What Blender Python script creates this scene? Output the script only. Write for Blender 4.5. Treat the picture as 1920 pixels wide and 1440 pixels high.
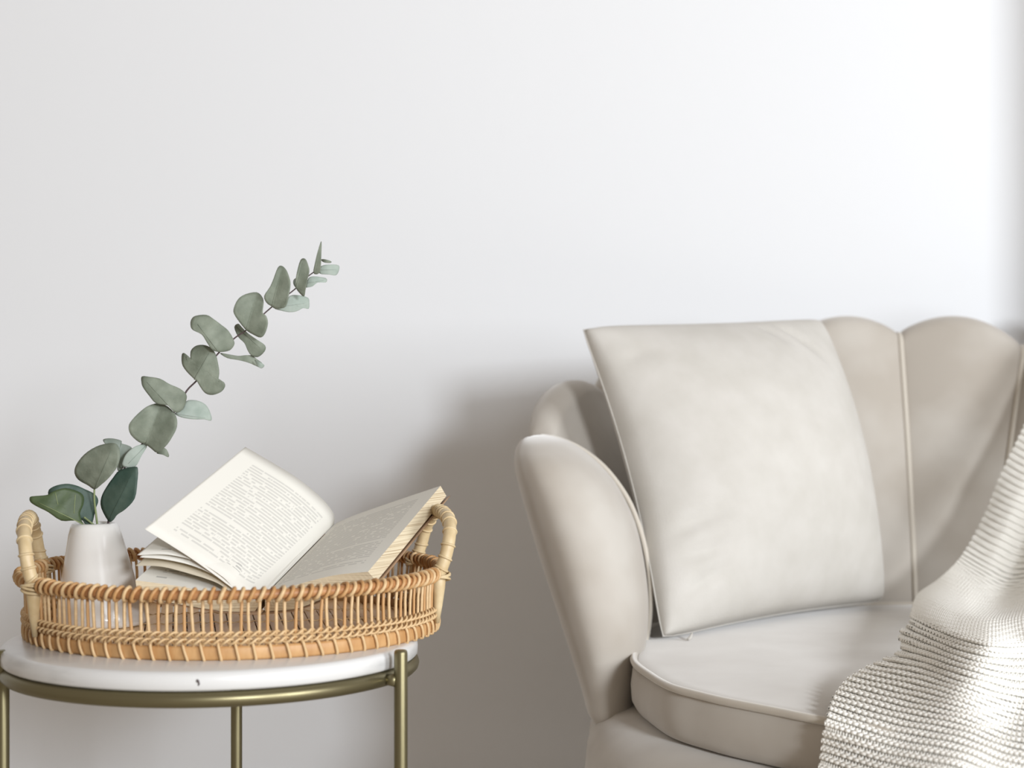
import bpy, math, random
import numpy as np
from mathutils import Vector, Matrix
random.seed(7); rng = np.random.default_rng(7)
for o in list(bpy.data.objects): bpy.data.objects.remove(o)
S = bpy.context.scene
COL = S.collection
PI = math.pi
# ------------------------------------------------------------------ camera, world, lights, exposure
F = 3200.0; CZ = .76
cd = bpy.data.cameras.new('camera'); cam = bpy.data.objects.new('camera', cd); COL.objects.link(cam)
cam.location = (0, 0, CZ); cam.rotation_euler = (PI/2, 0, 0)
cd.sensor_width = 36; cd.lens = F*36/1920
cd.dof.use_dof = True; cd.dof.focus_distance = 1.74; cd.dof.aperture_fstop = 5.0
cd.clip_start = .05
S.camera = cam
S.view_settings.view_transform = 'Standard'; S.view_settings.look = 'None'
S.view_settings.exposure = 0.15; S.view_settings.gamma = 1; S.view_settings.use_curve_mapping = False
w = bpy.data.worlds.new('world'); S.world = w; w.use_nodes = True
w.node_tree.nodes['Background'].inputs[0].default_value = (1, .87, .74, 1)
w.node_tree.nodes['Background'].inputs[1].default_value = .335
def area(name, loc, target, sx, sy, power, color=(1, 1, 1)):
    l = bpy.data.lights.new(name, 'AREA'); l.shape = 'RECTANGLE'; l.size = sx; l.size_y = sy
    l.energy = power; l.color = color
    o = bpy.data.objects.new(name, l); COL.objects.link(o); o.location = loc
    o.rotation_euler = (Vector(target)-Vector(loc)).to_track_quat('-Z', 'Y').to_euler()
    return o
area('window_light_right', (3.7, -1.25, 1.65), (.0, 2.6, .8), 1.2, 2.0, 138, (.925, .96, 1))
area('window_light_front', (1.45, -1.8, 1.34), (.1, 2.6, .8), .48, .48, 78, (.925, .96, 1))

# ------------------------------------------------------------------ helpers
def P(px, py, D): return np.array([(px-960)*D/F, D, CZ-(py-720)*D/F])
def mesh_obj(name, V, Fc, mat=None, parent=None, smooth=True, uv=None):
    me = bpy.data.meshes.new(name)
    V = np.asarray(V, float)
    me.from_pydata(V.tolist(), [], [list(map(int, f)) for f in Fc])
    if smooth: me.polygons.foreach_set('use_smooth', [True]*len(me.polygons))
    if mat: me.materials.append(mat)
    if uv is not None:
        ul = me.uv_layers.new(name='UVMap'); li = np.zeros(len(me.loops), int); me.loops.foreach_get('vertex_index', li)
        ul.data.foreach_set('uv', np.asarray(uv, float)[li].ravel())
    me.update()
    o = bpy.data.objects.new(name, me); COL.objects.link(o)
    if parent:
        o.parent = parent
        if parent.type == 'EMPTY': o.matrix_parent_inverse = Matrix.Translation(-Vector(parent.location))
    return o
def parent_loc(p):
    v = Vector(p.location)
    while p.parent: p = p.parent; v += Vector(p.location)
    return v
def empty(name, loc):
    o = bpy.data.objects.new(name, None); COL.objects.link(o); o.location = loc; o.empty_display_size = .05; return o
def tag(o, label=None, cat=None, group=None, kind=None):
    for k, v in (('label', label), ('category', cat), ('group', group), ('kind', kind)):
        if v: o[k] = v
    return o
def flipfix(o):
    import bmesh
    bm = bmesh.new(); bm.from_mesh(o.data); bmesh.ops.recalc_face_normals(bm, faces=bm.faces); bm.to_mesh(o.data); bm.free(); return o
class MB:
    def __init__(s): s.V = []; s.F = []; s.n = 0
    def add(s, V, Fc):
        V = np.asarray(V, float); s.V.append(V); s.F += [tuple(i+s.n for i in f) for f in Fc]; s.n += len(V)
    def build(s, name, mat, parent=None, smooth=True): return mesh_obj(name, np.vstack(s.V), s.F, mat, parent, smooth)
def grid_faces(nr, nc, wrap=False, off=0):
    f = []
    for i in range(nr-1):
        for j in range(nc if wrap else nc-1):
            a = i*nc+j; b = i*nc+(j+1) % nc
            f.append((off+a, off+b, off+b+nc, off+a+nc))
    return f
def loft(rings, cap0=True, cap1=True):
    R = np.array(rings); nr, nc = R.shape[:2]; V = R.reshape(-1, 3); f = grid_faces(nr, nc, True)
    if cap0:
        V = np.vstack([V, R[0].mean(0)]); k = len(V)-1; f += [(k, (j+1) % nc, j) for j in range(nc)]
    if cap1:
        V = np.vstack([V, R[-1].mean(0)]); k = len(V)-1; b = (nr-1)*nc; f += [(k, b+j, b+(j+1) % nc) for j in range(nc)]
    return V, f
def crom(pts, n, closed=False):
    pts = np.asarray(pts, float); m = len(pts); out = []
    segs = m if closed else m-1
    for i in range(segs):
        if closed: p = [pts[(i+k-1) % m] for k in range(4)]
        else: p = [pts[max(i-1, 0)], pts[i], pts[i+1], pts[min(i+2, m-1)]]
        for t in np.arange(n)/n:
            out.append(.5*((2*p[1])+(-p[0]+p[2])*t+(2*p[0]-5*p[1]+4*p[2]-p[3])*t*t+(-p[0]+3*p[1]-3*p[2]+p[3])*t**3))
    if not closed: out.append(pts[-1])
    return np.array(out)
def tube(path, r, n=8, closed=False, flat=1.0, up=None):
    path = np.asarray(path, float); m = len(path)
    if closed: T = np.roll(path, -1, 0)-np.roll(path, 1, 0)
    else: T = np.gradient(path, axis=0)
    T /= np.linalg.norm(T, axis=1)[:, None]+1e-12
    r = np.broadcast_to(r, (m,))
    N = np.cross(T[0], [0, 0, 1]);
    if np.linalg.norm(N) < .1: N = np.cross(T[0], [0, 1, 0])
    if up is not None: N = np.cross(T[0], up)
    N /= np.linalg.norm(N); rings = []
    for i in range(m):
        N = N-T[i]*np.dot(N, T[i]); N /= np.linalg.norm(N); B = np.cross(T[i], N)
        a = np.arange(n)*2*PI/n
        rings.append(path[i]+r[i]*(np.cos(a)[:, None]*N*flat+np.sin(a)[:, None]*B))
    if closed:
        R = np.array(rings); V = R.reshape(-1, 3); f = []
        for i in range(m):
            for j in range(n):
                f.append((i*n+j, i*n+(j+1) % n, ((i+1) % m)*n+(j+1) % n, ((i+1) % m)*n+j))
        return V, f
    return loft(rings)
def lathe(prof, n=64, c=(0, 0), caps=False):
    a = np.arange(n)*2*PI/n
    rings = [np.stack([c[0]+r*np.cos(a), c[1]+r*np.sin(a), np.full(n, z)], 1) for r, z in prof]
    return loft(rings, caps, caps)
def box(x0, x1, y0, y1, z0, z1):
    V = [(x, y, z) for z in (z0, z1) for y in (y0, y1) for x in (x0, x1)]
    return V, [(0, 2, 3, 1), (4, 5, 7, 6), (0, 1, 5, 4), (2, 6, 7, 3), (0, 4, 6, 2), (1, 3, 7, 5)]

# ------------------------------------------------------------------ materials
def mat(name, col, rough=.5, metal=0, sheen=0, bump=None, mix=None, spec=.5, coord='Object', trans=0, coat=0):
    """mix=(colour2, scale(xyz or float), detail, lo, hi) ; bump=(scale, strength, distance)"""
    m = bpy.data.materials.new(name); m.use_nodes = True; nt = m.node_tree; b = nt.nodes['Principled BSDF']
    b.inputs['Base Color'].default_value = (*col, 1); b.inputs['Roughness'].default_value = rough
    b.inputs['Metallic'].default_value = metal; b.inputs['Specular IOR Level'].default_value = spec
    if sheen: b.inputs['Sheen Weight'].default_value = sheen; b.inputs['Sheen Roughness'].default_value = .4
    if coat: b.inputs['Coat Weight'].default_value = coat; b.inputs['Coat Roughness'].default_value = .12
    tc = nt.nodes.new('ShaderNodeTexCoord')
    def noise(scale, detail):
        n = nt.nodes.new('ShaderNodeTexNoise'); n.inputs['Detail'].default_value = detail
        if isinstance(scale, tuple):
            mp = nt.nodes.new('ShaderNodeMapping'); mp.inputs['Scale'].default_value = scale
            nt.links.new(tc.outputs[coord], mp.inputs[0]); nt.links.new(mp.outputs[0], n.inputs[0]); n.inputs['Scale'].default_value = 1
        else: nt.links.new(tc.outputs[coord], n.inputs[0]); n.inputs['Scale'].default_value = scale
        return n
    if mix:
        c2, sc, de, lo, hi = mix; n = noise(sc, de)
        r = nt.nodes.new('ShaderNodeValToRGB'); r.color_ramp.elements[0].position = lo; r.color_ramp.elements[1].position = hi
        r.color_ramp.elements[0].color = (*col, 1); r.color_ramp.elements[1].color = (*c2, 1)
        nt.links.new(n.outputs['Fac'], r.inputs[0]); nt.links.new(r.outputs[0], b.inputs['Base Color'])
    if bump:
        n = noise(bump[0], 4); bp = nt.nodes.new('ShaderNodeBump'); bp.inputs['Strength'].default_value = bump[1]; bp.inputs['Distance'].default_value = bump[2]
        nt.links.new(n.outputs['Fac'], bp.inputs['Height']); nt.links.new(bp.outputs[0], b.inputs['Normal'])
    if trans:
        t = nt.nodes.new('ShaderNodeBsdfTranslucent'); t.inputs[0].default_value = (*col, 1)
        mx = nt.nodes.new('ShaderNodeMixShader'); mx.inputs[0].default_value = trans
        out = nt.nodes['Material Output']; nt.links.new(b.outputs[0], mx.inputs[1]); nt.links.new(t.outputs[0], mx.inputs[2]); nt.links.new(mx.outputs[0], out.inputs[0])
    return m
M = {}
M['wall'] = mat('white_plaster', (.825, .843, .87), .9, bump=(9, .12, .004), spec=.2)
M['velvet'] = mat('greige_velvet', (.46, .42, .37), .85, sheen=.65, mix=((.56, .53, .485), 7, 3, .38, .66), bump=(700, .15, .0006), spec=.2)
M['pillow'] = mat('cream_fabric', (.57, .55, .51), .95, sheen=.12, mix=((.62, .60, .565), 25, 4, .3, .7), bump=(420, .25, .0008), spec=.15)
M['knit'] = mat('cream_yarn', (.96, .945, .895), .95, sheen=.08, bump=(1400, .4, .0005), spec=.15)
M['piping'] = mat('greige_piping', (.60, .555, .485), .8, sheen=.8, bump=(700, .15, .0005), spec=.2)
M['marble'] = mat('white_marble', (.69, .69, .685), .28, mix=((.47, .47, .465), (8, 8, 45), 8, .50, .68), spec=.5)
M['brass'] = mat('aged_brass', (.21, .185, .105), .36, metal=.85, bump=(60, .05, .0005))
M['ceramic'] = mat('white_glazed_ceramic', (.78, .775, .755), .22, spec=.5, coat=.4)
M['dark'] = mat('dark_soil', (.03, .025, .02), .9)
M['leaf'] = mat('eucalyptus_leaf', (.185, .215, .165), .6, mix=((.29, .325, .26), 70, 6, .35, .7), bump=(420, .35, .0007), spec=.35, trans=.18)
M['leaf_dark'] = mat('eucalyptus_leaf_dark', (.04, .078, .06), .55, mix=((.075, .115, .09), 60, 6, .35, .7), bump=(160, .3, .001), spec=.4, trans=.1)
M['leaf_green'] = mat('eucalyptus_leaf_green', (.055, .085, .035), .5, mix=((.10, .14, .065), 60, 6, .35, .7), bump=(160, .3, .001), spec=.4, trans=.1)
M['leaf_pale'] = mat('eucalyptus_leaf_underside', (.36, .43, .38), .65, mix=((.48, .54, .49), 80, 6, .35, .7), bump=(200, .3, .001), spec=.3, trans=.2)
M['stem'] = mat('purple_brown_stem', (.10, .07, .075), .6)
M['vein'] = mat('leaf_vein', (.23, .28, .13), .6)
M['rattan'] = mat('golden_rattan', (.47, .25, .095), .5, mix=((.60, .36, .16), (90, 90, 30), 3, .35, .7), bump=(300, .2, .0006))
M['rattan_light'] = mat('pale_rattan', (.60, .40, .20), .5, mix=((.70, .51, .29), 130, 3, .35, .7), bump=(300, .2, .0006))
M['rattan_red'] = mat('reddish_rattan', (.34, .15, .055), .5, mix=((.48, .24, .095), 90, 3, .35, .7), bump=(300, .2, .0006))
M['cane'] = mat('pale_cane', (.56, .42, .23), .45, mix=((.68, .55, .34), 60, 4, .35, .7), bump=(260, .2, .0006))
M['slat'] = mat('bamboo_slat', (.74, .47, .24), .5, mix=((.84, .60, .35), (200, 20, 60), 3, .3, .7))
M['paper'] = mat('cream_paper', (.75, .69, .56), .9, spec=.15, trans=.35)
M['fore'] = mat('page_edges', (.72, .63, .46), .95, mix=((.34, .23, .12), (6, 6, 1500), 2, .45, .75), spec=.1)
M['cover'] = mat('brown_cover', (.38, .24, .14), .6)
M['floor'] = mat('pale_oak', (.46, .40, .33), .5, mix=((.54, .48, .40), (2, 30, 1), 5, .3, .7))

def print_mat(name, nl=38, shade=.42, blocks=((.13, .87, .09, .91),), para=True):
    """page printed with lines of small text: u across the page, v up the page"""
    m = bpy.data.materials.new(name); m.use_nodes = True; nt = m.node_tree; N = nt.nodes; L = nt.links
    b = N['Principled BSDF']; b.inputs['Roughness'].default_value = .9; b.inputs['Specular IOR Level'].default_value = .15
    uv = N.new('ShaderNodeUVMap'); sp = N.new('ShaderNodeSeparateXYZ'); L.new(uv.outputs[0], sp.inputs[0])
    def mth(op, a, c=None, d=None):
        n = N.new('ShaderNodeMath'); n.operation = op
        for i, x in enumerate((a, c, d)):
            if x is None: continue
            if isinstance(x, (int, float)): n.inputs[i].default_value = x
            else: L.new(x, n.inputs[i])
        return n.outputs[0]
    U, Vv = sp.outputs[0], sp.outputs[1]
    vl = mth('MULTIPLY', Vv, nl); line = mth('FLOOR', vl); fr = mth('FRACT', vl)
    wn = N.new('ShaderNodeTexWhiteNoise'); wn.noise_dimensions = '1D'; L.new(line, wn.inputs['W'])
    # words: 1D noise along u, different for each line
    cx = N.new('ShaderNodeCombineXYZ'); L.new(mth('MULTIPLY', U, 26), cx.inputs[0]); L.new(mth('MULTIPLY', line, 7.31), cx.inputs[1])
    no = N.new('ShaderNodeTexNoise'); no.inputs['Scale'].default_value = 1; no.inputs['Detail'].default_value = 3; L.new(cx.outputs[0], no.inputs[0])
    word = mth('LESS_THAN', no.outputs['Fac'], .58)
    row = mth('MULTIPLY', mth('GREATER_THAN', fr, .25), mth('LESS_THAN', fr, .78))
    tot = None
    for u0, u1, v0, v1 in blocks:
        # ragged last lines of paragraphs
        end = mth('SUBTRACT', u1, mth('MULTIPLY', mth('GREATER_THAN', wn.outputs['Value'], .88), .35)) if para else u1
        k = mth('MULTIPLY', mth('GREATER_THAN', U, u0), mth('LESS_THAN', U, end))
        k = mth('MULTIPLY', k, mth('MULTIPLY', mth('GREATER_THAN', Vv, v0), mth('LESS_THAN', Vv, v1)))
        tot = k if tot is None else mth('MAXIMUM', tot, k)
    fac = mth('MULTIPLY', mth('MULTIPLY', tot, row), mth('MULTIPLY', word, shade))
    mx = N.new('ShaderNodeMix'); mx.data_type = 'RGBA'; mx.inputs[6].default_value = (.75, .735, .68, 1); mx.inputs[7].default_value = (.12, .12, .13, 1)
    L.new(fac, mx.inputs[0]); L.new(mx.outputs[2], b.inputs['Base Color'])
    return m
M['print'] = print_mat('printed_page', 40, .24, ((.14, .86, .10, .90), (.86, .90, .045, .07)))
M['print2'] = print_mat('printed_page_start', 38, .45, ((.12, .86, .12, .90), (.80, .87, .05, .075)), False)

# ------------------------------------------------------------------ setting
WY = 2.80
def panelbox(name, *a, m='wall'):
    V, f = box(*a); o = mesh_obj(name, V, f, M[m], None, False); o['kind'] = 'structure'; return o
panelbox('wall_back', -2.6, 1.02, WY, WY+.12, 0, 2.7)
panelbox('wall_jog_added', .925, 2.9, 2.64, WY+.12, 0, 2.7)  # unseen wall jog, added to darken the right end of the back wall
panelbox('floor', -2.6, 2.9, -3.2, WY+.12, -.08, 0, m='floor')
panelbox('baseboard_back', -2.6, .925, WY-.014, WY, 0, .09)

# ------------------------------------------------------------------ side table
TC = (-.289, 1.6475); ZT = .515
table = tag(empty('side_table', (TC[0], TC[1], 0)), 'round side table with white marble top in an olive brass tube frame', 'side table')
prof = [(.001, .4975), (.190, .4975), (.1955, .4985), (.1975, .5005), (.1978, .507), (.1972, .511), (.1950, .5140), (.191, .5150), (.001, .5150)]
flipfix(mesh_obj('tabletop', *lathe(prof, 128, TC), M['marble'], table))
# brown stone vein mark on the edge
a0 = math.atan2(-1, (443-399)/390*1.0); pth = []
for t in np.linspace(0, 1, 6):
    a = a0 + .004*math.sin(5*t); pth.append((TC[0]+.1978*math.cos(a), TC[1]+.1978*math.sin(a), .5035+.0055*t))
tag(mesh_obj('stone_inclusion', *tube(pth, [.0004, .0009, .0007, .0012, .0014, .0004], 6), mat('dark_inclusion', (.08, .06, .06), .6), table), 'small dark mark on the marble edge')
a = np.arange(128)*2*PI/128
mesh_obj('ring_rail', *tube(np.stack([TC[0]+.1920*np.cos(a), TC[1]+.1920*np.sin(a), np.full(128, .4905)], 1), .0072, 12, True), M['brass'], table)
for (lx, ly, zt) in ((-.101, 1.550, .5185), (-.470, 1.575, .5145), (-.299, 1.852, .5145)):
    r = .0062
    p = [(lx, ly, z) for z in (0, .002, .02, .25, zt-.003, zt-.0008, zt)]
    leg = mesh_obj('leg', *tube(p, [r*.9, r, r, r, r, r*.92, r*.75], 16), M['brass'], table)
    d = np.array([TC[0]-lx, TC[1]-ly]); d /= np.linalg.norm(d)
    mesh_obj('weld', *tube([(lx+d[0]*.003, ly+d[1]*.003, .4905), (lx+d[0]*.016, ly+d[1]*.016, .4905)], [.0066, .0050], 12), M['brass'], leg)
b = np.arange(48)*2*PI/48

# ------------------------------------------------------------------ rattan tray
RC = np.array([-.278, 1.712]); ZB = .5155; RB = .203; RR = .2065; ZR = .5735
tray = tag(empty('rattan_tray', (RC[0], RC[1], ZB)), 'round rattan tray with two arched cane handles on the marble side table', 'tray')
def circ(r, z, n=160): a = np.arange(n)*2*PI/n; return np.stack([RC[0]+r*np.cos(a), RC[1]+r*np.sin(a), np.full(n, z)], 1)
# flat bamboo band at the base and round rim core
mesh_obj('base_band', *[*(lambda R: (R.reshape(-1, 3), grid_faces(len(R), R.shape[1], True)))(np.array([circ(RB-.004, ZB), circ(RB-.001, ZB-.0003), circ(RB, ZB+.002), circ(RB+.0002, ZB+.010), circ(RB-.001, ZB+.0122), circ(RB-.005, ZB+.0122), circ(RB-.0055, ZB+.006), circ(RB-.004, ZB)]))], M['rattan'], tray)
mesh_obj('rim', *tube(circ(RR, ZR, 128), .0045, 10, True), M['rattan_red'], tray)
def inst(src, name, matrix, parent):
    o = bpy.data.objects.new(name, src.data); COL.objects.link(o); o.parent = parent; o.matrix_basis = matrix; return o
def polar(ang, r, z, extra=Matrix.Identity(4)):
    return Matrix.Translation((RC[0]+r*math.cos(ang)-RC[0], RC[1]+r*math.sin(ang)-RC[1], z-ZB)) @ Matrix.Rotation(ang, 4, 'Z') @ extra
def local(name, V, Fc, m, parent): # mesh given in the parent's own space
    me = bpy.data.meshes.new(name); me.from_pydata([tuple(v) for v in np.asarray(V, float)], [], [list(map(int, f)) for f in Fc])
    me.polygons.foreach_set('use_smooth', [True]*len(me.polygons)); me.materials.append(m)
    o = bpy.data.objects.new(name, me); COL.objects.link(o); o.parent = parent; return o
# rim wraps: small leaning loops round the rim core
def loop(rx, rz, r, flat=1.0, lean=0.0, n=12):
    a = np.arange(n)*2*PI/n
    return tube(np.stack([rx*np.cos(a), lean*np.sin(a), rz*np.sin(a)], 1), r, 5, True)
NR = 150; src = {}
for i in range(NR):
    ang = i*2*PI/NR; k = ('l' if i % 2 else 'r')
    E = Matrix.Rotation(random.uniform(-.12, .12), 4, 'X') @ Matrix.Scale(random.uniform(.94, 1.08), 4)
    if k not in src:
        o = local('rim_wrap', *loop(.0056, .0058, .0019, lean=.0026), M['rattan_light' if k == 'l' else 'rattan'], tray); src[k] = o; o.matrix_basis = polar(ang, RR, ZR, E)
    else: inst(src[k], 'rim_wrap', polar(ang, RR, ZR, E), tray)
# band wraps
NW = 84; src = None
for i in range(NW):
    ang = i*2*PI/NW+.02
    E = Matrix.Rotation(random.uniform(.28, .5), 4, 'X')
    if src is None:
        a = np.array([(-.0055, -.001, 0), (.0012, -.0006, -.0068), (.0035, 0, -.0045), (.0038, .0006, .003), (.0018, .001, .0082), (-.0035, .0006, .0088), (-.0058, 0, .004)])
        src = local('band_wrap', *tube(crom(a, 2, True), .0015, 5, True), M['rattan_light'], tray); src.matrix_basis = polar(ang, RB-.002, ZB+.0062, E)
    else: inst(src, 'band_wrap', polar(ang, RB-.002, ZB+.0062, E), tray)
# spokes
NS = 156; src = {}
H = ZR-ZB-.012
for i in range(NS):
    ang = (i+.5)*2*PI/NS+random.uniform(-.003, .003); k = i % 3
    E = Matrix.Rotation(random.uniform(-.05, .05), 4, 'X') @ Matrix.Rotation(.05, 4, 'Y')
    if k not in src:
        p = np.array([(0, 0, 0), (.0004, .0003, H*.3), (0, -.0003, H*.65), (.0002, 0, H+.004)])
        o = local('spoke', *tube(p, .00155, 6), M[('rattan_light', 'rattan', 'rattan_light')[k]], tray); src[k] = o; o.matrix_basis = polar(ang, RB-.0022, ZB+.010, E)
    else: inst(src[k], 'spoke', polar(ang, RB-.0022, ZB+.010, E), tray)
# crossed weave just above the band: too small to pick apart
wv = MB(); a = np.linspace(0, 2*PI, NS*5, endpoint=False)
for ph in (0, PI):
    for zc in (ZB+.0165, ZB+.0225):
        r = RB+.0002+.0026*np.cos(a*NS/2+ph)
        z = zc+.0022*np.sin(a*NS/2+ph)
        wv.add(*tube(np.stack([RC[0]+r*np.cos(a), RC[1]+r*np.sin(a), z], 1), .00125, 5, True))
wv.build('twined_weave', M['rattan_light'], tray)['kind'] = 'stuff'
# slatted floor
rot = math.radians(11); ux = np.array([math.cos(rot), math.sin(rot)]); uy = np.array([-math.sin(rot), math.cos(rot)])
k = -14
while k <= 14:
    cx = k*.0135; half = math.sqrt(max(0, (RB-.008)**2-cx**2))
    if half > .03:
        w2 = .0061; zz = ZB+.003+random.uniform(-.0003, .0003); pr = []
        V = []; 
        for s in (-1, -.5, 0, .5, 1):
            for (dx, dz) in ((-w2, 0), (-w2, .0016), (-w2*.6, .0021), (w2*.6, .0021), (w2, .0016), (w2, 0)):
                p = RC+ux*(cx+dx)+uy*(s*half); V.append((p[0], p[1], zz+dz))
        R = np.array(V).reshape(5, 6, 3)
        mesh_obj('slat', *loft(R), M['slat'], tray, False)
    k += 1
# thin binding threads across the slats
th = MB()
for yy in (-.075, .0, .075):
    for ph in (0, PI):
        half = math.sqrt((RB-.01)**2-yy**2); s = np.linspace(-half, half, 170)
        ww = np.sin(s/.0135*PI+ph)
        xy = RC+s[:, None]*ux+(yy+.0018*np.cos(s/.0135*PI+ph))[:, None]*uy
        th.add(*tube(np.column_stack([xy, ZB+.0049+.0016*ww]), .0007, 5))
th.build('binding_thread', M['rattan_light'], tray)['kind'] = 'stuff'
# under-mat so the floor has a body
mesh_obj('floor_frame', *[*(lambda R: (R.reshape(-1, 3), grid_faces(len(R), R.shape[1], True)))(np.array([circ(RB-.016, ZB+.0005), circ(RB-.004, ZB+.0005), circ(RB-.004, ZB+.0028), circ(RB-.016, ZB+.0028), circ(RB-.016, ZB+.0005)]))], M['rattan_red'], tray)
for s in (-.09, 0, .09):
    half = math.sqrt((RB-.012)**2-s*s)
    p0 = RC-ux*half+uy*s; p1 = RC+ux*half+uy*s
    mesh_obj('cross_bar', *tube([(*p0, ZB+.0016), (*p1, ZB+.0016)], .0014, 6), M['rattan_red'], tray)
# handles
def handle(a0, a1, lean, top):
    A = RC+RR*np.array([math.cos(a0), math.sin(a0)]); B = RC+RR*np.array([math.cos(a1), math.sin(a1)])
    mid = (A+B)/2; out = (mid-RC)/np.linalg.norm(mid-RC)
    def pt(s, h, o): q = A*(1-s)+B*s+out*o; return (q[0], q[1], ZR+h*.76)
    o = .002
    K = [pt(-.03, -.004, o-.002), pt(-.03, .02, o+lean*.35), pt(.0, .045, o+lean*.7), pt(.13, .063, o+lean*.95), pt(.34, .071, o+lean), pt(.5, .072, o+lean), pt(.66, .071, o+lean), pt(.87, .063, o+lean*.95), pt(1.0, .045, o+lean*.7), pt(1.03, .02, o+lean*.35), pt(1.03, -.004, o-.002)]
    C = crom(K, 8)
    arch = mesh_obj('handle', *tube(C, .0064, 14), M['cane'], tray)
    arch['label'] = 'arched handle of pale wrapped cane'
    d = np.gradient(C, axis=0); n = len(C)
    for t in (.06, .10, .17, .24, .31, .36, .41, .46, .50, .54, .59, .64, .69, .76, .82, .90, .94):
        i = int(t*(n-1)); c = C[i]; T = Vector(d[i]).normalized()
        q = T.to_track_quat('Z', 'Y').to_matrix().to_4x4() @ Matrix.Rotation(random.uniform(-.22, .22), 4, 'X')
        a = np.arange(16)*2*PI/16
        V, f = tube(np.stack([.0064*np.cos(a), .0064*np.sin(a), .0012*np.sin(a)], 1), .0013, 5, True)
        V = np.array([list(q @ Vector(v)) for v in V]); V += c
        mesh_obj('cane_wrap', V, f, M['cane'], arch)
    for s, aa in ((-.03, a0), (1.03, a1)):
        top_ = np.array(pt(s, .006, o-.001)); q = RC+(RB+.003)*np.array([math.cos(aa), math.sin(aa)])
        bot = np.array([q[0], q[1], ZB+.009])
        pp = [top_, top_*.66+bot*.34, top_*.33+bot*.67, bot]
        mesh_obj('handle_tail', *tube(pp, [.0074, .0066, .0048, .0024], 12), M['cane'], arch)
        # lashing round rim and post
        lb = MB()
        for e in range(4):
            ctr = np.array(pt(s, -.001-.002*e, o*.5)); a = np.arange(18)*2*PI/18
            out3 = np.array([*((q-RC)/np.linalg.norm(q-RC)), 0]); tg = np.array([-out3[1], out3[0], 0])
            ring = ctr+.0105*np.cos(a)[:, None]*out3+.0092*np.sin(a)[:, None]*tg+(.004*np.sin(a*1+e)*.6)[:, None]*np.array([0, 0, 1])
            lb.add(*tube(ring, .0013, 5, True))
        lb.build('lashing', M['cane'], arch)['kind'] = 'stuff'
handle(math.radians(216), math.radians(169), .009, 0)
handle(math.radians(352), math.radians(392), .014, 0)

# ------------------------------------------------------------------ vase and sprigs
VC = (-.4085, 1.70); VZ = ZB+.0055
vase = tag(empty('vase', (VC[0], VC[1], VZ)), 'small white glazed conical vase standing in the rattan tray', 'vase')
VH = .101
outer = [(.001, 0), (.040, 0), (.0430, .0012), (.0444, .004), (.0437, .010), (.0262, VH-.012), (.0240, VH-.0045), (.0218, VH-.001), (.0195, VH), (.0178, VH-.0012), (.0172, VH-.006), (.021, VH-.025), (.030, .02), (.001, .012)]
pr = []
for i in range(len(outer)-1):
    pr.append(outer[i])
    if np.hypot(outer[i+1][0]-outer[i][0], outer[i+1][1]-outer[i][1]) > .03:
        for t in (.25, .5, .75): pr.append((outer[i][0]*(1-t)+outer[i+1][0]*t, outer[i][1]*(1-t)+outer[i+1][1]*t))
pr.append(outer[-1])
V, f = lathe([(r, VZ+z) for r, z in pr], 144, VC); V = np.array(V)
V[:, 0] -= (V[:, 2]-VZ)*.075          # the neck sits a little left of the foot
flipfix(mesh_obj('vase_body', V, f, M['ceramic'], vase))

def inside_depth(k): return k
def leaf(name_parent, poly, scale, off, D, mt, base, tip, fold=.0025, curl=.006, tiltx=0, tilty=0, vein=True, side=()):
    """outline in photograph pixels (poly/scale+off) set at distance D; the blade is folded on its midrib, cupped and tilted"""
    pts = np.array([(off[0]+x/scale, off[1]+y/scale) for x, y in poly], float)
    b = np.array([off[0]+base[0]/scale, off[1]+base[1]/scale]); t = np.array([off[0]+tip[0]/scale, off[1]+tip[1]/scale])
    O = crom(pts, 3, True); n = len(O); cen = O.mean(0); ax = (t-b); Lx = np.linalg.norm(ax); ax /= Lx; nx = np.array([-ax[1], ax[0]])
    mm = D/F; K = 7
    def depth(q):
        rel = (q-b); s = rel@ax/Lx; c = (rel@nx)*mm
        return D+fold*(-abs(c)/.008)*-1*.5-curl*4*s*(1-s)*.5+(rel[0]*tiltx+rel[1]*tilty)*mm+.00035*math.sin(q[0]*.16+q[1]*.13)
    rings = []
    for k in range(K):
        s = 1-k/K
        ring = []
        for q in O:
            p = cen+(q-cen)*s; ring.append(P(p[0], p[1], depth(p)))
        rings.append(ring)
    R = np.array(rings); Vv = np.vstack([R.reshape(-1, 3), P(cen[0], cen[1], depth(cen))]); f = grid_faces(K, n, True)
    f += [(K*n, (K-1)*n+j, (K-1)*n+(j+1) % n) for j in range(n)]
    o = mesh_obj('leaf', Vv, f, mt, name_parent)
    flipfix(o)
    md = o.modifiers.new('thickness', 'SOLIDIFY'); md.thickness = .00045; md.offset = 0
    if vein:
        pv = [b+(t-b)*s for s in np.linspace(.0, .86, 8)]
        path = [P(q[0], q[1], depth(q)-.0003) for q in pv]
        mesh_obj('midrib', *tube(path, np.linspace(.00055, .0002, 8), 5), M['vein'] if mt in (M['leaf_green'],) else mt, o)
    for (x0, y0, x1, y1) in side:
        q0 = np.array([off[0]+x0/scale, off[1]+y0/scale]); q1 = np.array([off[0]+x1/scale, off[1]+y1/scale])
        path = [P(*(q0+(q1-q0)*s), depth(q0+(q1-q0)*s)-.0004) for s in np.linspace(0, 1, 5)]
        mesh_obj('side_vein', *tube(path, .00035, 5), M['vein'], o)
    return o
A4 = (4, (40, 640)); A5 = (4.363, (300, 430))
vt = np.array([VC[0]-.075*VH, VC[1], VZ+VH])
long_ = tag(empty('eucalyptus_sprig', (vt[0]+.005, vt[1], VZ+.02)), 'long eucalyptus sprig arching up right out of the white vase', 'plant')
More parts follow.
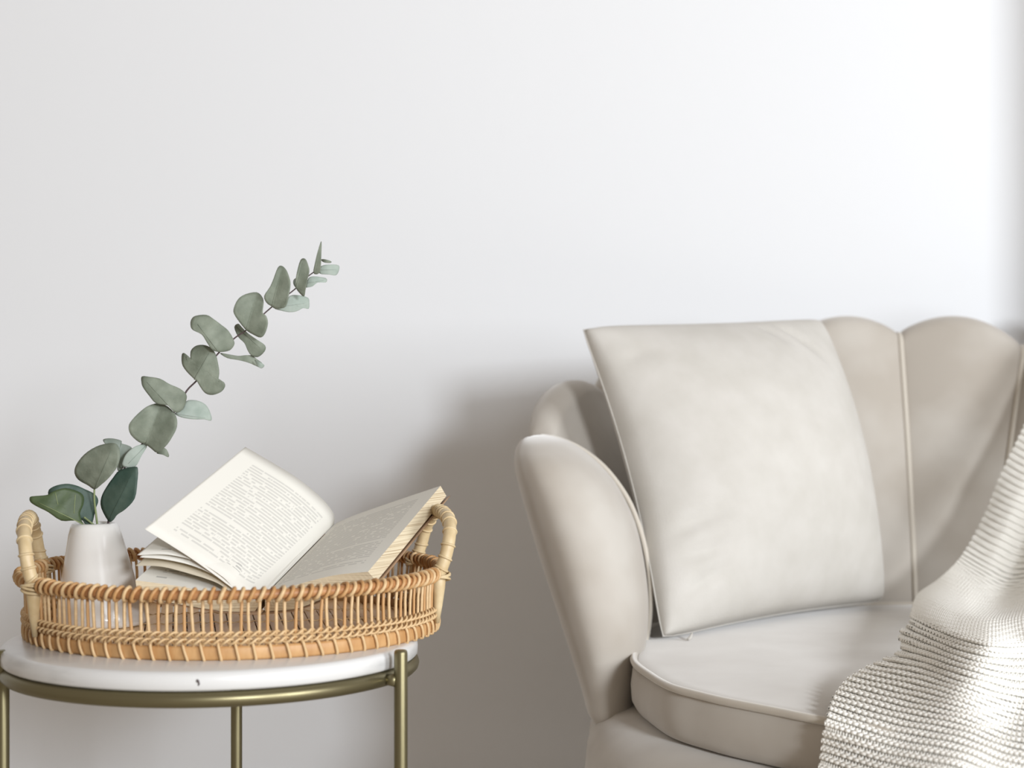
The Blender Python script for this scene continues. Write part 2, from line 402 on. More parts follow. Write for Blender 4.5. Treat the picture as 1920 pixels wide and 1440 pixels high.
short = tag(empty('eucalyptus_sprig', (vt[0]-.005, vt[1], VZ+.02)), 'short leafy eucalyptus sprig leaning left at the mouth of the white vase', 'plant')
def stem(pts, r0, r1, parent, m='stem'):
    p = crom([P(x, y, d) for x, y, d in pts], 6)
    mesh_obj('stem', *tube(p, np.linspace(r0, r1, len(p)), 7), M[m], parent)
stem([(196, 1080, 1.700), (200, 1010, 1.700), (204, 975, 1.702), (222, 915, 1.708), (240, 862, 1.706), (262, 838, 1.704), (300, 796, 1.704), (331, 768, 1.703), (350, 733, 1.701), (371, 711, 1.699), (408, 664, 1.694), (440, 634, 1.690), (463, 618, 1.688), (508, 577, 1.684), (552, 543, 1.680), (578, 518, 1.678), (590, 508, 1.677), (598, 490, 1.677)], .0013, .0005, long_)
stem([(190, 1080, 1.700), (185, 1010, 1.698), (181, 972, 1.694), (177, 940, 1.690), (177, 916, 1.688)], .0013, .0009, short, 'vein')
stem([(183, 990, 1.697), (168, 978, 1.690), (158, 970, 1.682)], .0011, .0009, short, 'vein')
# short sprig
leaf(short, [(200, 1135), (240, 1090), (330, 1068), (410, 1080), (480, 1110), (550, 1145), (577, 1195), (558, 1255), (530, 1370), (495, 1388), (440, 1330), (330, 1330), (230, 1250)], *A4, 1.694, M['leaf_dark'], (520, 1380), (240, 1110), tiltx=.3, vein=False)
leaf(short, [(65, 1168), (110, 1160), (195, 1152), (240, 1125), (330, 1100), (430, 1128), (468, 1165), (465, 1225), (440, 1290), (455, 1350), (470, 1380), (400, 1345), (300, 1345), (200, 1280), (120, 1240), (68, 1205)], *A4, 1.682, M['leaf_green'], (470, 1375), (70, 1180), fold=.004, curl=.012, tiltx=.25, side=((275, 1225, 255, 1135), (395, 1290, 405, 1150)))
leaf(short, [(550, 1110), (500, 1080), (430, 1040), (400, 990), (410, 930), (470, 850), (560, 790), (650, 765), (715, 770), (740, 830), (725, 930), (660, 1020), (600, 1075)], *A4, 1.686, M['leaf'], (550, 1110), (690, 780), tiltx=-.2, tilty=.1)
# long sprig, from the mouth of the vase upwards
leaf(long_, [(655, 1350), (600, 1250), (600, 1170), (640, 1090), (690, 1020), (740, 965), (850, 940), (875, 960), (870, 1060), (850, 1180), (780, 1260), (720, 1300), (690, 1340)], *A4, 1.694, M['leaf_dark'], (655, 1350), (850, 950), tiltx=-.2)
leaf(long_, [(615, 735), (680, 728), (750, 745), (752, 765), (800, 780), (830, 805), (800, 870), (760, 955), (722, 968), (718, 900), (700, 820), (630, 770)], *A4, 1.709, M['leaf_pale'], (750, 960), (680, 735))
leaf(long_, [(945, 775), (860, 785), (790, 840), (760, 900), (765, 940), (850, 945), (900, 860)], *A4, 1.699, M['leaf_pale'], (945, 775), (780, 940), tiltx=.3)
leaf(long_, [(1015, 838), (1075, 800), (1105, 845), (1100, 868), (1060, 850)], *A4, 1.712, M['leaf'], (1020, 838), (1100, 860), vein=False)
leaf(long_, [(930, 772), (880, 755), (820, 700), (805, 640), (830, 590), (900, 520), (960, 480), (1030, 465), (1100, 490), (1160, 560), (1167, 640), (1130, 720), (1080, 790), (1020, 835), (975, 805)], *A4, 1.695, M['leaf'], (930, 772), (1050, 470), fold=-.007, tiltx=.15)
leaf(long_, [(905, 263), (960, 266), (1040, 280), (1110, 320), (1190, 355), (1238, 400), (1235, 450), (1210, 510), (1170, 535), (1130, 510), (1095, 480), (1010, 465), (960, 410), (912, 345), (900, 300)], *A4, 1.690, M['leaf'], (1150, 530), (908, 270), tiltx=.2)
leaf(long_, [(1150, 540), (1210, 510), (1235, 450), (1290, 440), (1350, 455), (1395, 490), (1425, 560), (1422, 595), (1370, 585), (1290, 585), (1200, 570)], *A4, 1.706, M['leaf_pale'], (1150, 542), (1415, 580), tiltx=.3)
leaf(long_, [(280, 1225), (215, 1160), (180, 1100), (180, 1020), (208, 1018), (215, 1065), (248, 1085), (250, 1000), (290, 955), (350, 945), (410, 965), (455, 1020), (480, 1120), (485, 1180), (478, 1248), (520, 1248), (533, 1285), (500, 1330), (430, 1355), (370, 1340), (330, 1290), (300, 1240)], *A5, 1.690, M['leaf'], (280, 1230), (420, 980), fold=.004, curl=.003)
leaf(long_, [(250, 790), (255, 740), (290, 708), (380, 700), (440, 735), (500, 780), (560, 830), (605, 910), (605, 950), (570, 990), (510, 1003), (460, 1000), (420, 980), (380, 920), (340, 860), (270, 825)], *A5, 1.683, M['leaf'], (480, 1003), (280, 740), tiltx=.2)
leaf(long_, [(490, 1013), (560, 1022), (640, 1035), (700, 1030), (750, 1032), (790, 1060), (845, 1105), (830, 1135), (790, 1120), (720, 1090), (640, 1070), (550, 1053)], *A5, 1.694, M['leaf'], (490, 1018), (840, 1120), tiltx=.3, vein=False)
leaf(long_, [(775, 1070), (800, 1078), (848, 1105), (850, 1122), (830, 1136), (805, 1124)], *A5, 1.6925, M['leaf_pale'], (780, 1075), (845, 1125), vein=False)
leaf(long_, [(608, 800), (640, 772), (670, 800), (720, 850), (790, 900), (860, 950), (855, 1000), (800, 1045), (745, 1030), (715, 985), (690, 930), (640, 880)], *A5, 1.699, M['leaf'], (625, 790), (850, 1000))
leaf(long_, [(705, 825), (650, 760), (605, 690), (605, 640), (640, 570), (700, 530), (790, 515), (835, 550), (848, 600), (840, 680), (870, 710), (883, 770), (860, 850), (825, 885), (770, 865)], *A5, 1.681, M['leaf'], (705, 825), (790, 520), fold=-.005, tiltx=.1)
leaf(long_, [(1020, 620), (1060, 545), (1140, 540), (1210, 560), (1222, 600), (1215, 650), (1170, 645), (1120, 670), (1060, 678), (990, 665), (935, 645)], *A5, 1.690, M['leaf_pale'], (930, 642), (1220, 600), tiltx=.25)
leaf(long_, [(915, 632), (870, 600), (852, 545), (900, 470), (930, 400), (965, 310), (1000, 300), (1035, 335), (1060, 400), (1068, 450), (1055, 540), (1030, 630), (980, 648), (935, 645)], *A5, 1.679, M['leaf'], (915, 632), (1000, 305), fold=-.005)
leaf(long_, [(1090, 440), (1095, 412), (1118, 405), (1125, 480), (1102, 468)], *A5, 1.684, M['leaf_pale'], (1110, 480), (1095, 415), vein=False)
leaf(long_, [(1112, 480), (1108, 430), (1120, 350), (1150, 250), (1190, 243), (1215, 300), (1222, 345), (1205, 420), (1190, 500), (1180, 548), (1150, 530)], *A5, 1.675, M['leaf'], (1112, 485), (1175, 245), fold=-.003)
leaf(long_, [(1195, 470), (1215, 400), (1260, 385), (1340, 395), (1365, 410), (1355, 435), (1290, 435), (1250, 465), (1210, 475)], *A5, 1.683, M['leaf_pale'], (1195, 440), (1360, 415), tiltx=.3)
leaf(long_, [(1255, 355), (1268, 270), (1290, 180), (1321, 96), (1319, 240), (1312, 335), (1290, 366)], *A5, 1.673, M['leaf'], (1258, 355), (1320, 105), fold=-.002)
leaf(long_, [(1318, 248), (1350, 245), (1400, 262), (1390, 275), (1340, 270)], *A5, 1.678, M['leaf'], (1318, 250), (1400, 266), vein=False)
leaf(long_, [(1305, 360), (1320, 300), (1400, 288), (1460, 295), (1465, 330), (1440, 375), (1380, 370)], *A5, 1.680, M['leaf_pale'], (1300, 330), (1460, 330), tiltx=.3)

# ------------------------------------------------------------------ open book
SN = P(485, 1150, 1.655)      # spine, near end, outside of the cover
spine = np.array([.047, .195, .060])
book = tag(empty('open_book', tuple(SN)), 'open paperback with yellowed pages propped in the rattan tray', 'book')
def sheet(name, near, m, parent, thick=None, far=None, ext=1.0):
    """page: surface between its near-edge curve and its far-edge curve"""
    C = crom(near, 8); nu = len(C); nv = 14; V = []; UV = []
    E = C+spine*ext if far is None else crom(far, 8)
    L = np.r_[0, np.cumsum(np.linalg.norm(np.diff(C, axis=0), axis=1))]; L /= L[-1]
    if len(E) != nu:
        Le = np.r_[0, np.cumsum(np.linalg.norm(np.diff(E, axis=0), axis=1))]; Le /= Le[-1]
        E = np.stack([np.interp(L, Le, E[:, k]) for k in range(3)], 1)
    for j in range(nv):
        t = j/(nv-1)
        for i in range(nu): V.append(C[i]*(1-t)+E[i]*t); UV.append((L[i], t))
    o = mesh_obj(name, V, grid_faces(nv, nu), m, parent, True, UV)
    if thick: md = o.modifiers.new('thickness', 'SOLIDIFY'); md.thickness = thick; md.offset = 0
    return o
def slab(name, top, bot, ftop, fbot, mtop, medge, parent):
    """block of pages between a top and a bottom curve, near and far"""
    A, B, A2, B2 = crom(top, 8), crom(bot, 8), crom(ftop, 8), crom(fbot, 8); nu = len(A); nv = 12; V = []; UV = []
    L = np.linspace(0, 1, nu)
    for X, X2 in ((A, A2), (B, B2)):
        for j in range(nv):
            t = j/(nv-1)
            for i in range(nu): V.append(X[i]*(1-t)+X2[i]*t); UV.append((L[i], t))
    n = nv*nu; f = grid_faces(nv, nu); nt = len(f)
    f += [tuple(reversed(q)) for q in grid_faces(nv, nu, False, n)]
    for i in range(nu-1):
        f.append((i, n+i, n+i+1, i+1)); e = (nv-1)*nu; f.append((e+i, e+i+1, n+e+i+1, n+e+i))
    for j in range(nv-1):
        f.append((j*nu, (j+1)*nu, n+(j+1)*nu, n+j*nu)); e = nu-1; f.append((j*nu+e, n+j*nu+e, n+(j+1)*nu+e, (j+1)*nu+e))
    V = np.array(V); Vn = []; Un = []; Fn = []
    for q in f: Fn.append(tuple(range(len(Vn), len(Vn)+4))); Vn += [V[i] for i in q]; Un += [UV[i] for i in q]
    o = mesh_obj(name, Vn, Fn, mtop, parent, False, Un); o.data.materials.append(medge)
    for k, p in enumerate(o.data.polygons): p.material_index = 0 if k < nt else 1
    return o
gut = P(497, 1116, 1.648); gf = P(630, 981, 1.843)
SF = P(622, 1012, 1.850)      # spine, far end, outside of the cover
# right half
rt = [gut, P(530, 1104, 1.643), P(620, 1080, 1.632), P(690, 1072, 1.622)]
rtf = [gf, P(665, 966, 1.84), P(745, 938, 1.828), P(826, 911, 1.812)]
rb = [SN+np.array([.006, 0, .002]), P(560, 1140, 1.64), P(636, 1110, 1.634), P(706, 1090, 1.625)]
rbf = [SF+np.array([.006, 0, .002]), P(672, 1000, 1.845), P(760, 965, 1.83), P(837, 930, 1.816)]
slab('page_block', rt, rb, rtf, rbf, M['print'], M['fore'], book)
co = np.array([.0015, .001, -.0014])
sheet('cover', [SN+co, rb[1]+co, rb[2]+co, rb[3]+co+np.array([.0025, -.0005, .001])], M['cover'], book, .0007, far=[SF+co, rbf[1]+co, rbf[2]+co, rbf[3]+co+np.array([.0025, .002, .0015])])
# left half, lower stack
lt = [gut+np.array([-.004, 0, -.006]), P(420, 1116, 1.645), P(340, 1100, 1.635), P(254, 1088, 1.625)]
ltf = [q+spine for q in lt]
lb = [SN+np.array([-.004, 0, .002]), P(420, 1146, 1.645), P(340, 1134, 1.635), P(258, 1120, 1.625)]
lbf = [q+spine for q in lb]
slab('page_block', lt, lb, ltf, lbf, M['print2'], M['fore'], book)
c2 = co*[-1, 1, 1]
sheet('cover', [SN+c2, lb[1]+c2, lb[2]+c2, lb[3]+c2-np.array([.003, 0, 0])], M['cover'], book, .0007, ext=1.01)
# fanned pages
g = gut+np.array([-.002, 0, -.001]); g2 = gf+np.array([-.002, 0, -.001])
sheet('page', [g, P(444, 1115, 1.645), P(405, 1092, 1.638), P(350, 1074, 1.632), P(300, 1062, 1.627), P(254, 1061, 1.624)], M['paper'], book, .0002, ext=.97)
sheet('page', [g, P(446, 1112, 1.645), P(415, 1086, 1.638), P(365, 1062, 1.632), P(310, 1049, 1.626), P(262, 1045, 1.622)], M['print2'], book, .0002, ext=.98)
sheet('page', [g, P(448, 1111, 1.645), P(418, 1082, 1.637), P(372, 1054, 1.631), P(315, 1040, 1.625), P(257, 1041, 1.621)], M['print2'], book, .0002, far=[g2, P(610, 965, 1.83), P(570, 945, 1.82), P(520, 925, 1.815), P(470, 915, 1.81), P(412, 905, 1.81)])
top = sheet('page', [g, P(468, 1115, 1.646), P(444, 1108, 1.642), P(405, 1080, 1.634), P(360, 1048, 1.626), P(318, 1021, 1.620), P(271, 992, 1.612)], M['print'], book, .0002,
            far=[g2, P(626, 965, 1.84), P(612, 944, 1.835), P(585, 918, 1.83), P(552, 893, 1.82), P(508, 866, 1.81), P(460, 838, 1.80)])
top['label'] = 'raised printed page'

# ------------------------------------------------------------------ shell armchair
XC = .575
chair = tag(empty('armchair', (XC, 1.98, 0)), 'wide greige velvet shell armchair with scalloped channel back near the white wall', 'armchair')
seams = [ # offset at base, y base, offset top, y top, valley z
 (0, 2.425, 0, 2.525, .833), (.100, 2.412, .172, 2.495, .813), (.210, 2.375, .325, 2.45, .785), (.315, 2.295, .440, 2.365, .745), (.398, 2.14, .520, 2.21, .700)]
crest = [.861, .846, .815, .762]
Z0 = .33
full = [(-s[0], s[1], -s[2], s[3], s[4]) for s in seams[:0:-1]]+list(seams)
plan = np.array(full)
ext0 = np.array([[-.425, 1.98, -.545, 2.04, .66]]); ext1 = ext0*[[-1, 1, -1, 1, 1]]
planx = np.vstack([ext0, plan, ext1])
def shell_at(i, u):
    p = planx[i:i+4]; t = u
    c = .5*((2*p[1])+(-p[0]+p[2])*t+(2*p[0]-5*p[1]+4*p[2]-p[3])*t*t+(-p[0]+3*p[1]-3*p[2]+p[3])*t**3)
    d = .5*((-p[0]+p[2])+2*(2*p[0]-5*p[1]+4*p[2]-p[3])*t+3*(-p[0]+3*p[1]-3*p[2]+p[3])*t*t)
    return c, d
def shell_pt(i, u, zf, ztop):
    c, d = shell_at(i, u); s = zf; k = s**1.6
    x = c[0]*(1-k)+c[2]*k; y = c[1]*(1-k)+c[3]*k
    tx = d[0]*(1-k)+d[2]*k; ty = d[1]*(1-k)+d[3]*k; nn = np.array([-ty, tx]); nn /= np.linalg.norm(nn)   # outward
    return np.array([XC+x, y, Z0+(ztop-Z0)*s]), np.array([nn[0], nn[1], 0])
cr = crest[::-1]+crest
for i in range(len(plan)-1):
    nu = 25; rings = []
    va, vb = plan[i][4], plan[i+1][4]
    for a in range(nu):
        u = a/(nu-1); bul = math.sin(PI*u)**.75 if 0 < u < 1 else 0
        val = va*(1-u)+vb*u; zt = val+(cr[i]-(va+vb)/2)*bul
        t = .060*(.55+.45*bul); ring = []
        ztc = zt-t*.42
        for s in np.linspace(0, 1, 16):
            c, n = shell_pt(i, u, s, ztc); puff = .5+.5*min(1, s*3)
            ring.append(c-n*(.010*bul*puff))
        c, n = shell_pt(i, u, 1, ztc)
        for an in np.linspace(0, PI, 10)[1:-1]:
            ring.append(c+n*(t/2-.010*bul)+(-n*math.cos(an)*(t/2) if False else -n*(t/2)*math.cos(an)*1.0)+np.array([0, 0, t*.42*math.sin(an)]))
        for s in np.linspace(1, 0, 12):
            c, n = shell_pt(i, u, s, ztc)
            ring.append(c+n*(t-.010*bul+.02*(1-s)))
        rings.append(ring)
    flipfix(mesh_obj('back_channel', *loft(rings), M['velvet'], chair))
for i in range(1, len(plan)-1):
    path = []
    for s in np.linspace(.05, 1, 24):
        c, n = shell_pt(i, 0, s, plan[i][4]-.014); path.append(c-n*.0010)
    c, n = shell_pt(i, 0, 1, plan[i][4]-.014)
    for an in np.linspace(.2, PI, 7): path.append(c+n*.0165-n*.0175*math.cos(an)+np.array([0, 0, .0155*math.sin(an)]))
    mesh_obj('piping', *tube(path, .0042, 8), M['piping'], chair)
# arm fronts: rounded petals, each a stack of sections read off the photograph at the arm's distance
rows = [ # py, x left, x right, half length in depth, centre depth
 (819, 1000, 1022, .020, 2.105), (823, 984, 1046, .045, 2.10), (830, 974, 1068, .068, 2.095), (842, 967, 1090, .085, 2.09), (860, 964, 1113, .10, 2.08), (885, 966, 1139, .112, 2.075), (920, 975, 1165, .12, 2.07), (980, 992, 1193, .125, 2.065),
 (1050, 1013, 1209, .125, 2.06), (1120, 1036, 1216, .12, 2.05), (1180, 1056, 1213, .115, 2.04), (1240, 1075, 1203, .105, 2.03), (1285, 1089, 1194, .095, 2.02), (1312, 1096, 1190, .085, 2.01), (1330, 1106, 1186, .07, 2.01), (1350, 1120, 1178, .05, 2.01)]
def petal(mirror):
    rr = crom(np.array(rows, float), 3); rings = []
    for py, xl, xr, hl, yc in rr:
        D = 2.05
        a_ = (xl-960)*D/F; b_ = (xr-960)*D/F; z = CZ-(py-720)*D/F
        cx = (a_+b_)/2; hw = (b_-a_)/2; ring = []
        for th in np.arange(40)*2*PI/40:
            ct, st = math.cos(th), math.sin(th); e = 2/2.3
            x = cx+hw*math.copysign(abs(ct)**e, ct); y = yc+hl*math.copysign(abs(st)**e, st)
            y += .02*(x-cx)/max(hw, .01)                     # front face turned a little to the left
            ring.append((2*XC-x if mirror else x, y, z))
        rings.append(ring)
    return flipfix(mesh_obj('arm_front', *loft(rings), M['velvet'], chair))
for mi in (0, 1):
    pt = petal(mi)
    path = crom([P(x, y, d) for x, y, d in ((1012, 818, 2.13), (1045, 823, 2.14), (1082, 838, 2.14), (1120, 864, 2.13), (1152, 898, 2.12), (1182, 945, 2.11), (1204, 1005, 2.10), (1217, 1070, 2.09), (1220, 1130, 2.08), (1214, 1190, 2.07), (1202, 1240, 2.05))], 5)
    if mi: path[:, 0] = 2*XC-path[:, 0]
    mesh_obj('piping', *tube(path, .0032, 8), M['piping'], chair)
# seat outline
half = [(.150, 2.06), (.1440, 1.98), (.1385, 1.90), (.150, 1.815), (.165, 1.7496), (.190, 1.704), (.2124, 1.670), (.2533, 1.621), (.290, 1.577), (.37, 1.505), (.47, 1.452)]
back = [(.168, 2.15), (.215, 2.25), (.29, 2.325), (.40, 2.38)]
left = back[::-1]+half
outl = [(XC, 2.405)]+left+[(XC, 1.435)]+[(2*XC-x, y) for x, y in left[::-1]]
O = crom(outl, 6, True)
def offs(O, d):
    T = np.roll(O, -1, 0)-np.roll(O, 1, 0); T /= np.linalg.norm(T, axis=1)[:, None]; n = np.stack([-T[:, 1], T[:, 0]], 1)
    c = O.mean(0)
    if np.mean(np.sum(n*(O-c), 1)) < 0: n = -n
    return O+n*d
def ring_at(d, z, crown=0):
    o = offs(O, d); return np.column_stack([o, np.full(len(o), z)])
cen = np.array([XC, 1.93])
ZS = .4495; TH = .056
rings = []
for s in (.02, .15, .3, .45, .6, .72, .82, .9, .955, .99):
    q = cen+(O-cen)*s; rings.append(np.column_stack([q, np.full(len(q), ZS+.007*(1-s**4))]))
for d, z in ((.001, ZS-.003), (.003, ZS-.012), (.005, ZS-.028), (.004, ZS-.044), (-.001, ZS-TH+.003), (-.008, ZS-TH), (-.06, ZS-TH)): rings.append(ring_at(d, z))
sc = flipfix(mesh_obj('seat_cushion', *loft(rings), M['velvet'], chair))
mesh_obj('piping', *tube(ring_at(.0015, ZS-.0005), .0043, 8, True), M['piping'], sc)
rings = [ring_at(d, z) for d, z in ((-.12, .3935), (-.03, .3935), (-.004, .3925), (.022, .388), (.042, .376), (.054, .355), (.057, .325), (.054, .28), (.045, .22), (.035, .17), (.028, .155), (.0, .15))]
flipfix(mesh_obj('seat_base', *loft(rings), M['velvet'], chair))
for lx, ly in ((.25, 1.72), (.90, 1.72), (.28, 2.25), (.87, 2.25)):
    mesh_obj('leg', *tube([(lx, ly, .16), (lx, ly, .1), (lx, ly, 0)], [.018, .015, .010], 16), M['brass'], chair)

# ------------------------------------------------------------------ scatter cushion
pc = {'TL': P(1088, 613, 2.20), 'TR': P(1537, 598, 2.43), 'BR': P(1657, 1129, 2.355), 'BL': P(1240, 1200, 2.045)}
pil = tag(empty('scatter_cushion', tuple((pc['BL']+pc['BR'])/2)), 'square cream cushion leaning in the left corner of the greige armchair', 'cushion')
n = 64
nrm = np.cross(pc['BR']-pc['BL'], pc['TL']-pc['BL']); nrm /= np.linalg.norm(nrm)      # points to the camera side or away
if nrm[1] > 0: nrm = -nrm
def pillow_pt(u, v, side):
    e = 4*u*(1-u)*4*v*(1-v)
    th = .108*(.5*max(e, 0)**.78+.5*max(e, 0)**.30)*(1-.12*abs(2*v-1)**2)
    # slightly concave edges, pulled corners
    uu = u+(.5-u)*(.085 if u < .5 else .01)*(4*v*(1-v))*abs(2*u-1)**2; vv = v+(.5-v)*.035*(4*u*(1-u))*abs(2*v-1)**2
    p = pc['BL']*(1-uu)*(1-vv)+pc['BR']*uu*(1-vv)+pc['TL']*(1-uu)*vv+pc['TR']*uu*vv
    k_ = .02*abs(2*u-1)**10*abs(2*v-1)**10; ctr = (pc['BL']+pc['BR']+pc['TL']+pc['TR'])/4; p = p+(ctr-p)*k_
    q = th
    if side > 0:
        # soft creases near the corners and the upper edge
        def dent(cu, cv, au, av, ang, amt):
            du, dv = u-cu, v-cv; a_ = du*math.cos(ang)+dv*math.sin(ang); b_ = -du*math.sin(ang)+dv*math.cos(ang)
            return 1.7*min(1, e*4)*amt*math.exp(-(a_/au)**2-(b_/av)**2)
        q -= dent(.74, .90, .10, .016, -1.0, .0060)+dent(.63, .93, .08, .018, -1.0, .0035)
        q -= dent(.10, .30, .12, .022, .15, .0050)+dent(.11, .21, .10, .020, .0, .0045)+dent(.10, .12, .09, .020, .35, .005)
        q -= dent(.07, .93, .09, .022, -.9, .004)+dent(.06, .85, .05, .02, .3, .003)
        q += .0016*math.sin(u*9+v*5)*e
    return p+nrm*q*side*(1.0 if side > 0 else .30)
Vp = []; 
us = (1-np.cos(np.linspace(0, PI, n)))/2
us = .5*us+.5*np.linspace(0, 1, n)
for side in (1, -1):
    for j in range(n):
        for i in range(n): Vp.append(pillow_pt(us[i], us[j], side))
Vp = np.array(Vp); fa = grid_faces(n, n)+[tuple(reversed(q)) for q in grid_faces(n, n, False, n*n)]
o = mesh_obj('cushion_cover', Vp, fa, M['pillow'], pil)
import bmesh
bm = bmesh.new(); bm.from_mesh(o.data); bmesh.ops.remove_doubles(bm, verts=bm.verts, dist=.0004); bmesh.ops.recalc_face_normals(bm, faces=bm.faces); bm.to_mesh(o.data); bm.free()
edge = [pillow_pt(t, 0, 1) for t in np.linspace(0, 1, 20)]+[pillow_pt(1, t, 1) for t in np.linspace(0, 1, 20)][1:]+[pillow_pt(1-t, 1, 1) for t in np.linspace(0, 1, 20)][1:]+[pillow_pt(0, 1-t, 1) for t in np.linspace(0, 1, 20)][1:-1]
mesh_obj('edge_seam', *tube(edge, .0009, 6, True), M['pillow'], pil)
zp = P(1298, 1190, 2.045)
mesh_obj('zip_pull', *tube([zp+[0, .0, .002], zp+[-.003, -.004, -.0035], zp+[-.006, -.006, -.005]], [.0012, .0022, .0016], 8), M['pillow'], pil)

# ------------------------------------------------------------------ knitted throw
def DZ(py, z): return (CZ-z)*F/(py-720)
c0 = [P(2035, 640, 2.64), P(2010, 572, 2.58), P(1985, 610, 2.47), P(1955, 710, 2.40), P(1920, 800, 2.37), P(1880, 885, 2.345), P(1848, 965, 2.325), P(1803, 1045, 2.29), P(1764, 1088, 2.25), P(1724, 1118, 2.21),
      P(1712, 1150, DZ(1150, .484)), P(1706, 1172, DZ(1172, .483)), P(1687, 1190, DZ(1190, .486)), P(1690, 1222, DZ(1222, .482)), P(1643, 1246, DZ(1246, .476)), P(1592, 1275, DZ(1275, .468)), P(1562, 1312, DZ(1312, .460)), P(1550, 1350, DZ(1350, .4535)), P(1544, 1392, 1.556), P(1538, 1440, 1.54), P(1532, 1520, 1.51), P(1522, 1620, 1.50)]
c0 = np.array(c0); nr0 = len(c0)
T_ = [  # four more columns for every row, left to right: folds and sag of the knit
 [(2100, 650, 2.60), (2160, 655, 2.57), (2220, 665, 2.52), (2300, 690, 2.46)],
 [(2075, 575, 2.53), (2140, 590, 2.47), (2210, 610, 2.42), (2300, 645, 2.36)],
 [(2045, 620, 2.40), (2105, 640, 2.35), (2170, 665, 2.30), (2265, 705, 2.22)],
 [(2010, 735, 2.37), (2065, 750, 2.34), (2130, 760, 2.28), (2220, 780, 2.20)],
 [(1970, 825, 2.335), (2015, 838, 2.32), (2075, 845, 2.27), (2160, 850, 2.18)],
 [(1920, 908, 2.31), (1965, 924, 2.30), (2020, 922, 2.24), (2100, 915, 2.17)],
 [(1885, 985, 2.285), (1928, 1004, 2.275), (1975, 1000, 2.22), (2070, 985, 2.15)],
 [(1848, 1072, 2.245), (1893, 1092, 2.235), (1950, 1082, 2.18), (2040, 1055, 2.11)],
 [(1812, 1122, 2.13), (1868, 1144, 2.08), (1930, 1138, 2.03), (2030, 1110, 1.98)],
 [(1783, 1154, 1.89), (1850, 1168, 1.76), (1920, 1165, 1.76), (2030, 1145, 1.74)],
 [(1772, 1180, 1.745), (1845, 1202, 1.605), (1925, 1202, 1.615), (2040, 1180, 1.59)],
 [(1764, 1198, 1.705), (1840, 1222, 1.58), (1925, 1226, 1.595), (2045, 1210, 1.575)],
 [(1755, 1215, 1.68), (1830, 1242, 1.565), (1925, 1252, 1.578), (2050, 1240, 1.56)],
 [(1745, 1236, 1.655), (1825, 1262, 1.548), (1922, 1282, 1.562), (2050, 1280, 1.535)],
 [(1730, 1262, 1.63), (1815, 1290, 1.53), (1915, 1317, 1.54), (2045, 1325, 1.50)],
 [(1700, 1300, 1.59), (1805, 1325, 1.507), (1905, 1357, 1.50), (2040, 1370, 1.455)],
 [(1680, 1345, 1.545), (1800, 1368, 1.48), (1900, 1402, 1.45), (2030, 1415, 1.415)],
 [(1670, 1388, 1.51), (1795, 1412, 1.455), (1895, 1447, 1.432), (2025, 1460, 1.40)],
 [(1665, 1430, 1.49), (1790, 1455, 1.43), (1890, 1490, 1.415), (2020, 1505, 1.375)],
 [(1660, 1478, 1.47), (1787, 1503, 1.40), (1887, 1540, 1.39), (2018, 1553, 1.345)],
 [(1655, 1558, 1.45), (1785, 1583, 1.38), (1885, 1620, 1.37), (2015, 1635, 1.335)],
 [(1650, 1658, 1.45), (1783, 1683, 1.38), (1883, 1720, 1.37), (2013, 1735, 1.335)]]
G = np.array([[c0[r]]+[P(*q) for q in T_[r]] for r in range(nr0)])
def bic(G, nv, nu):
    A = np.array([crom(G[:, c], nv) for c in range(G.shape[1])])          # (cols, rowsf, 3)
    B = np.array([crom(A[:, r], nu) for r in range(A.shape[1])])
    return B
B = bic(G, 16, 22); NVf, NUf = B.shape[:2]
# uniform arc length along v
mid = B[:, NUf//3]; L = np.r_[0, np.cumsum(np.linalg.norm(np.diff(mid, axis=0), axis=1))]
PITCH = .0052; nrow = int(L[-1]/PITCH)
lv = np.interp(np.linspace(0, L[-1], nrow*4+1), L, np.arange(NVf))
def samp(v, u):
    v = np.clip(v, 0, NVf-1.001); u = np.clip(u, 0, NUf-1.001); i = v.astype(int); j = u.astype(int); a = (v-i)[..., None]; b_ = (u-j)[..., None]
    return B[i, j]*(1-a)*(1-b_)+B[i+1, j]*a*(1-b_)+B[i, j+1]*(1-a)*b_+B[i+1, j+1]*a*b_
def normal(v, u):
    e = .5; du = samp(v, u+e)-samp(v, u-e); dv = samp(v+e, u)-samp(v-e, u); n = np.cross(du, dv); n /= np.linalg.norm(n, axis=-1)[..., None]+1e-12
    return n
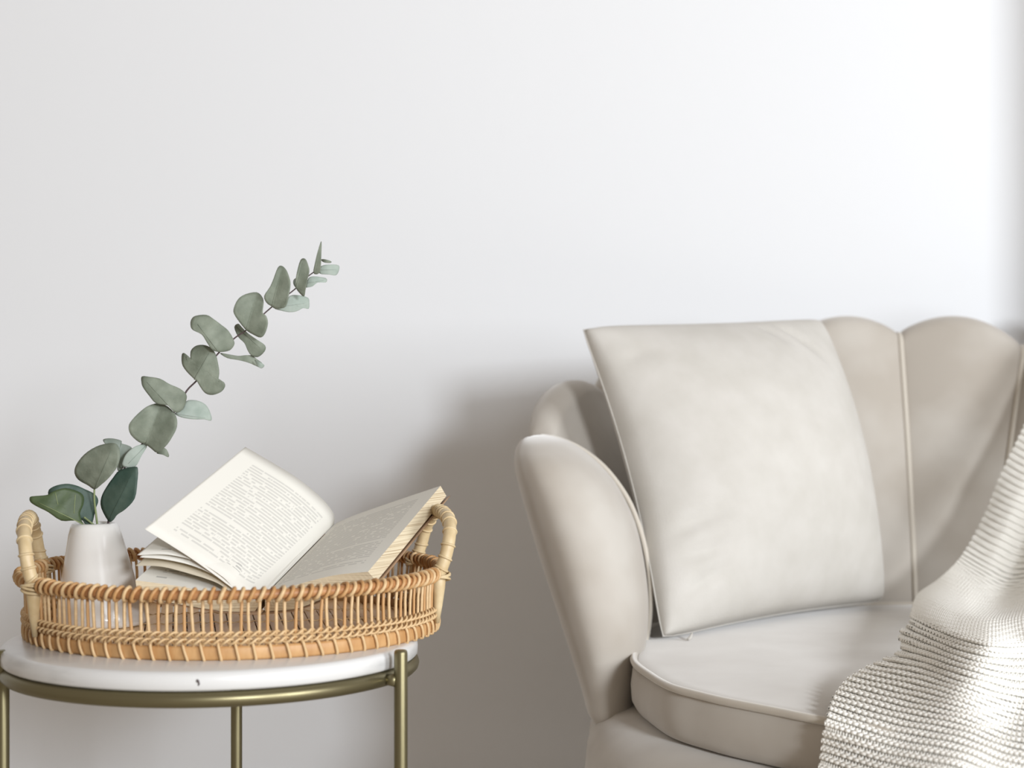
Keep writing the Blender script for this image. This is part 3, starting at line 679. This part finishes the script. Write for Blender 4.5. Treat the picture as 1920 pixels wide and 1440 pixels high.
# orient: outward = to the camera / up
_v, _u = np.meshgrid(np.linspace(NVf*.3, NVf*.85, 30), np.linspace(NUf*.1, NUf*.8, 12), indexing='ij')
_d = np.sum(normal(_v, _u)*(np.array([.5, 0, 2.0])-samp(_v, _u)), -1); SG = 1.0 if np.mean(_d > 0) > .5 else -1.0
wid = np.linalg.norm(np.diff(B[NVf*3//4], axis=0), axis=1).sum(); NST = int(wid/.0059)
seg = 8
allV = []; allF = []; base = 0
t = np.arange(NST*seg+1)/seg
colf = t/NST*(NUf-1)
for r in range(2, nrow-1):
    odd = r % 2; ph = t*2*PI
    amp = .34 if odd else .85
    vr = (r+amp*np.cos(ph)*.9)*4; v = np.interp(vr, np.arange(len(lv)), lv)
    u = colf+(.17*np.sin(2*ph)+rng.normal(0, .03))/NST*(NUf-1)
    h = (.0019+.0006*np.cos(2*ph) if odd else -.0008-.0008*np.cos(2*ph))+.0003*np.sin(t*.9+r)
    C = samp(v, u)+SG*normal(v, u)*h[:, None]
    T = np.gradient(C, axis=0); T /= np.linalg.norm(T, axis=1)[:, None]+1e-12
    Nn = SG*normal(v, u); Bn = np.cross(T, Nn); Bn /= np.linalg.norm(Bn, axis=1)[:, None]+1e-12; Nn = np.cross(Bn, T)
    rad = .00175 if odd else .00115
    rg = [C+rad*(math.cos(a_)*Nn+math.sin(a_)*Bn) for a_ in (0, PI*.4, PI*.8, PI*1.2, PI*1.6)]
    R = np.stack(rg, 1); m_ = len(C); allV.append(R.reshape(-1, 3))
    i = np.arange(m_-1)[:, None]*5; j = np.arange(5)[None]; j2 = (j+1) % 5
    q = np.stack([i+j, i+j2, i+5+j2, i+5+j], -1).reshape(-1, 4)+base; allF.append(q); base += m_*5
# edge chains on both sides
def fastmesh(name, V, Q, m, parent):
    me = bpy.data.meshes.new(name); nv, nf = len(V), len(Q)
    me.vertices.add(nv); me.vertices.foreach_set('co', V.astype(np.float32).ravel()); me.loops.add(nf*4); me.loops.foreach_set('vertex_index', Q.astype(np.int32).ravel())
    me.polygons.add(nf); me.polygons.foreach_set('loop_start', np.arange(0, nf*4, 4, dtype=np.int32)); me.polygons.foreach_set('loop_total', np.full(nf, 4, np.int32))
    me.polygons.foreach_set('use_smooth', np.ones(nf, bool)); me.update(calc_edges=True); me.validate(); me.materials.append(m)
    o = bpy.data.objects.new(name, me); COL.objects.link(o)
    if parent: o.parent = parent; o.matrix_parent_inverse = Matrix.Translation(-Vector(parent.location))
    return o
throw = tag(empty('knitted_throw', tuple(c0[12])), 'chunky cream knitted throw draped over the right side of the greige armchair', 'blanket')
fastmesh('yarn_stitches', np.vstack(allV), np.vstack(allF), M['knit'], throw)['kind'] = 'stuff'
vv, uu = np.meshgrid(np.linspace(6, NVf-8, 260), np.linspace(.3, NUf-1.3, 70), indexing='ij')
Bs = samp(vv, uu)-SG*normal(vv, uu)*.0026
mesh_obj('knitted_backing', Bs.reshape(-1, 3), grid_faces(260, 70), M['knit'], throw)
print('knit tris', 2*sum(len(q) for q in allF), 'rows', nrow, 'stitches', NST)
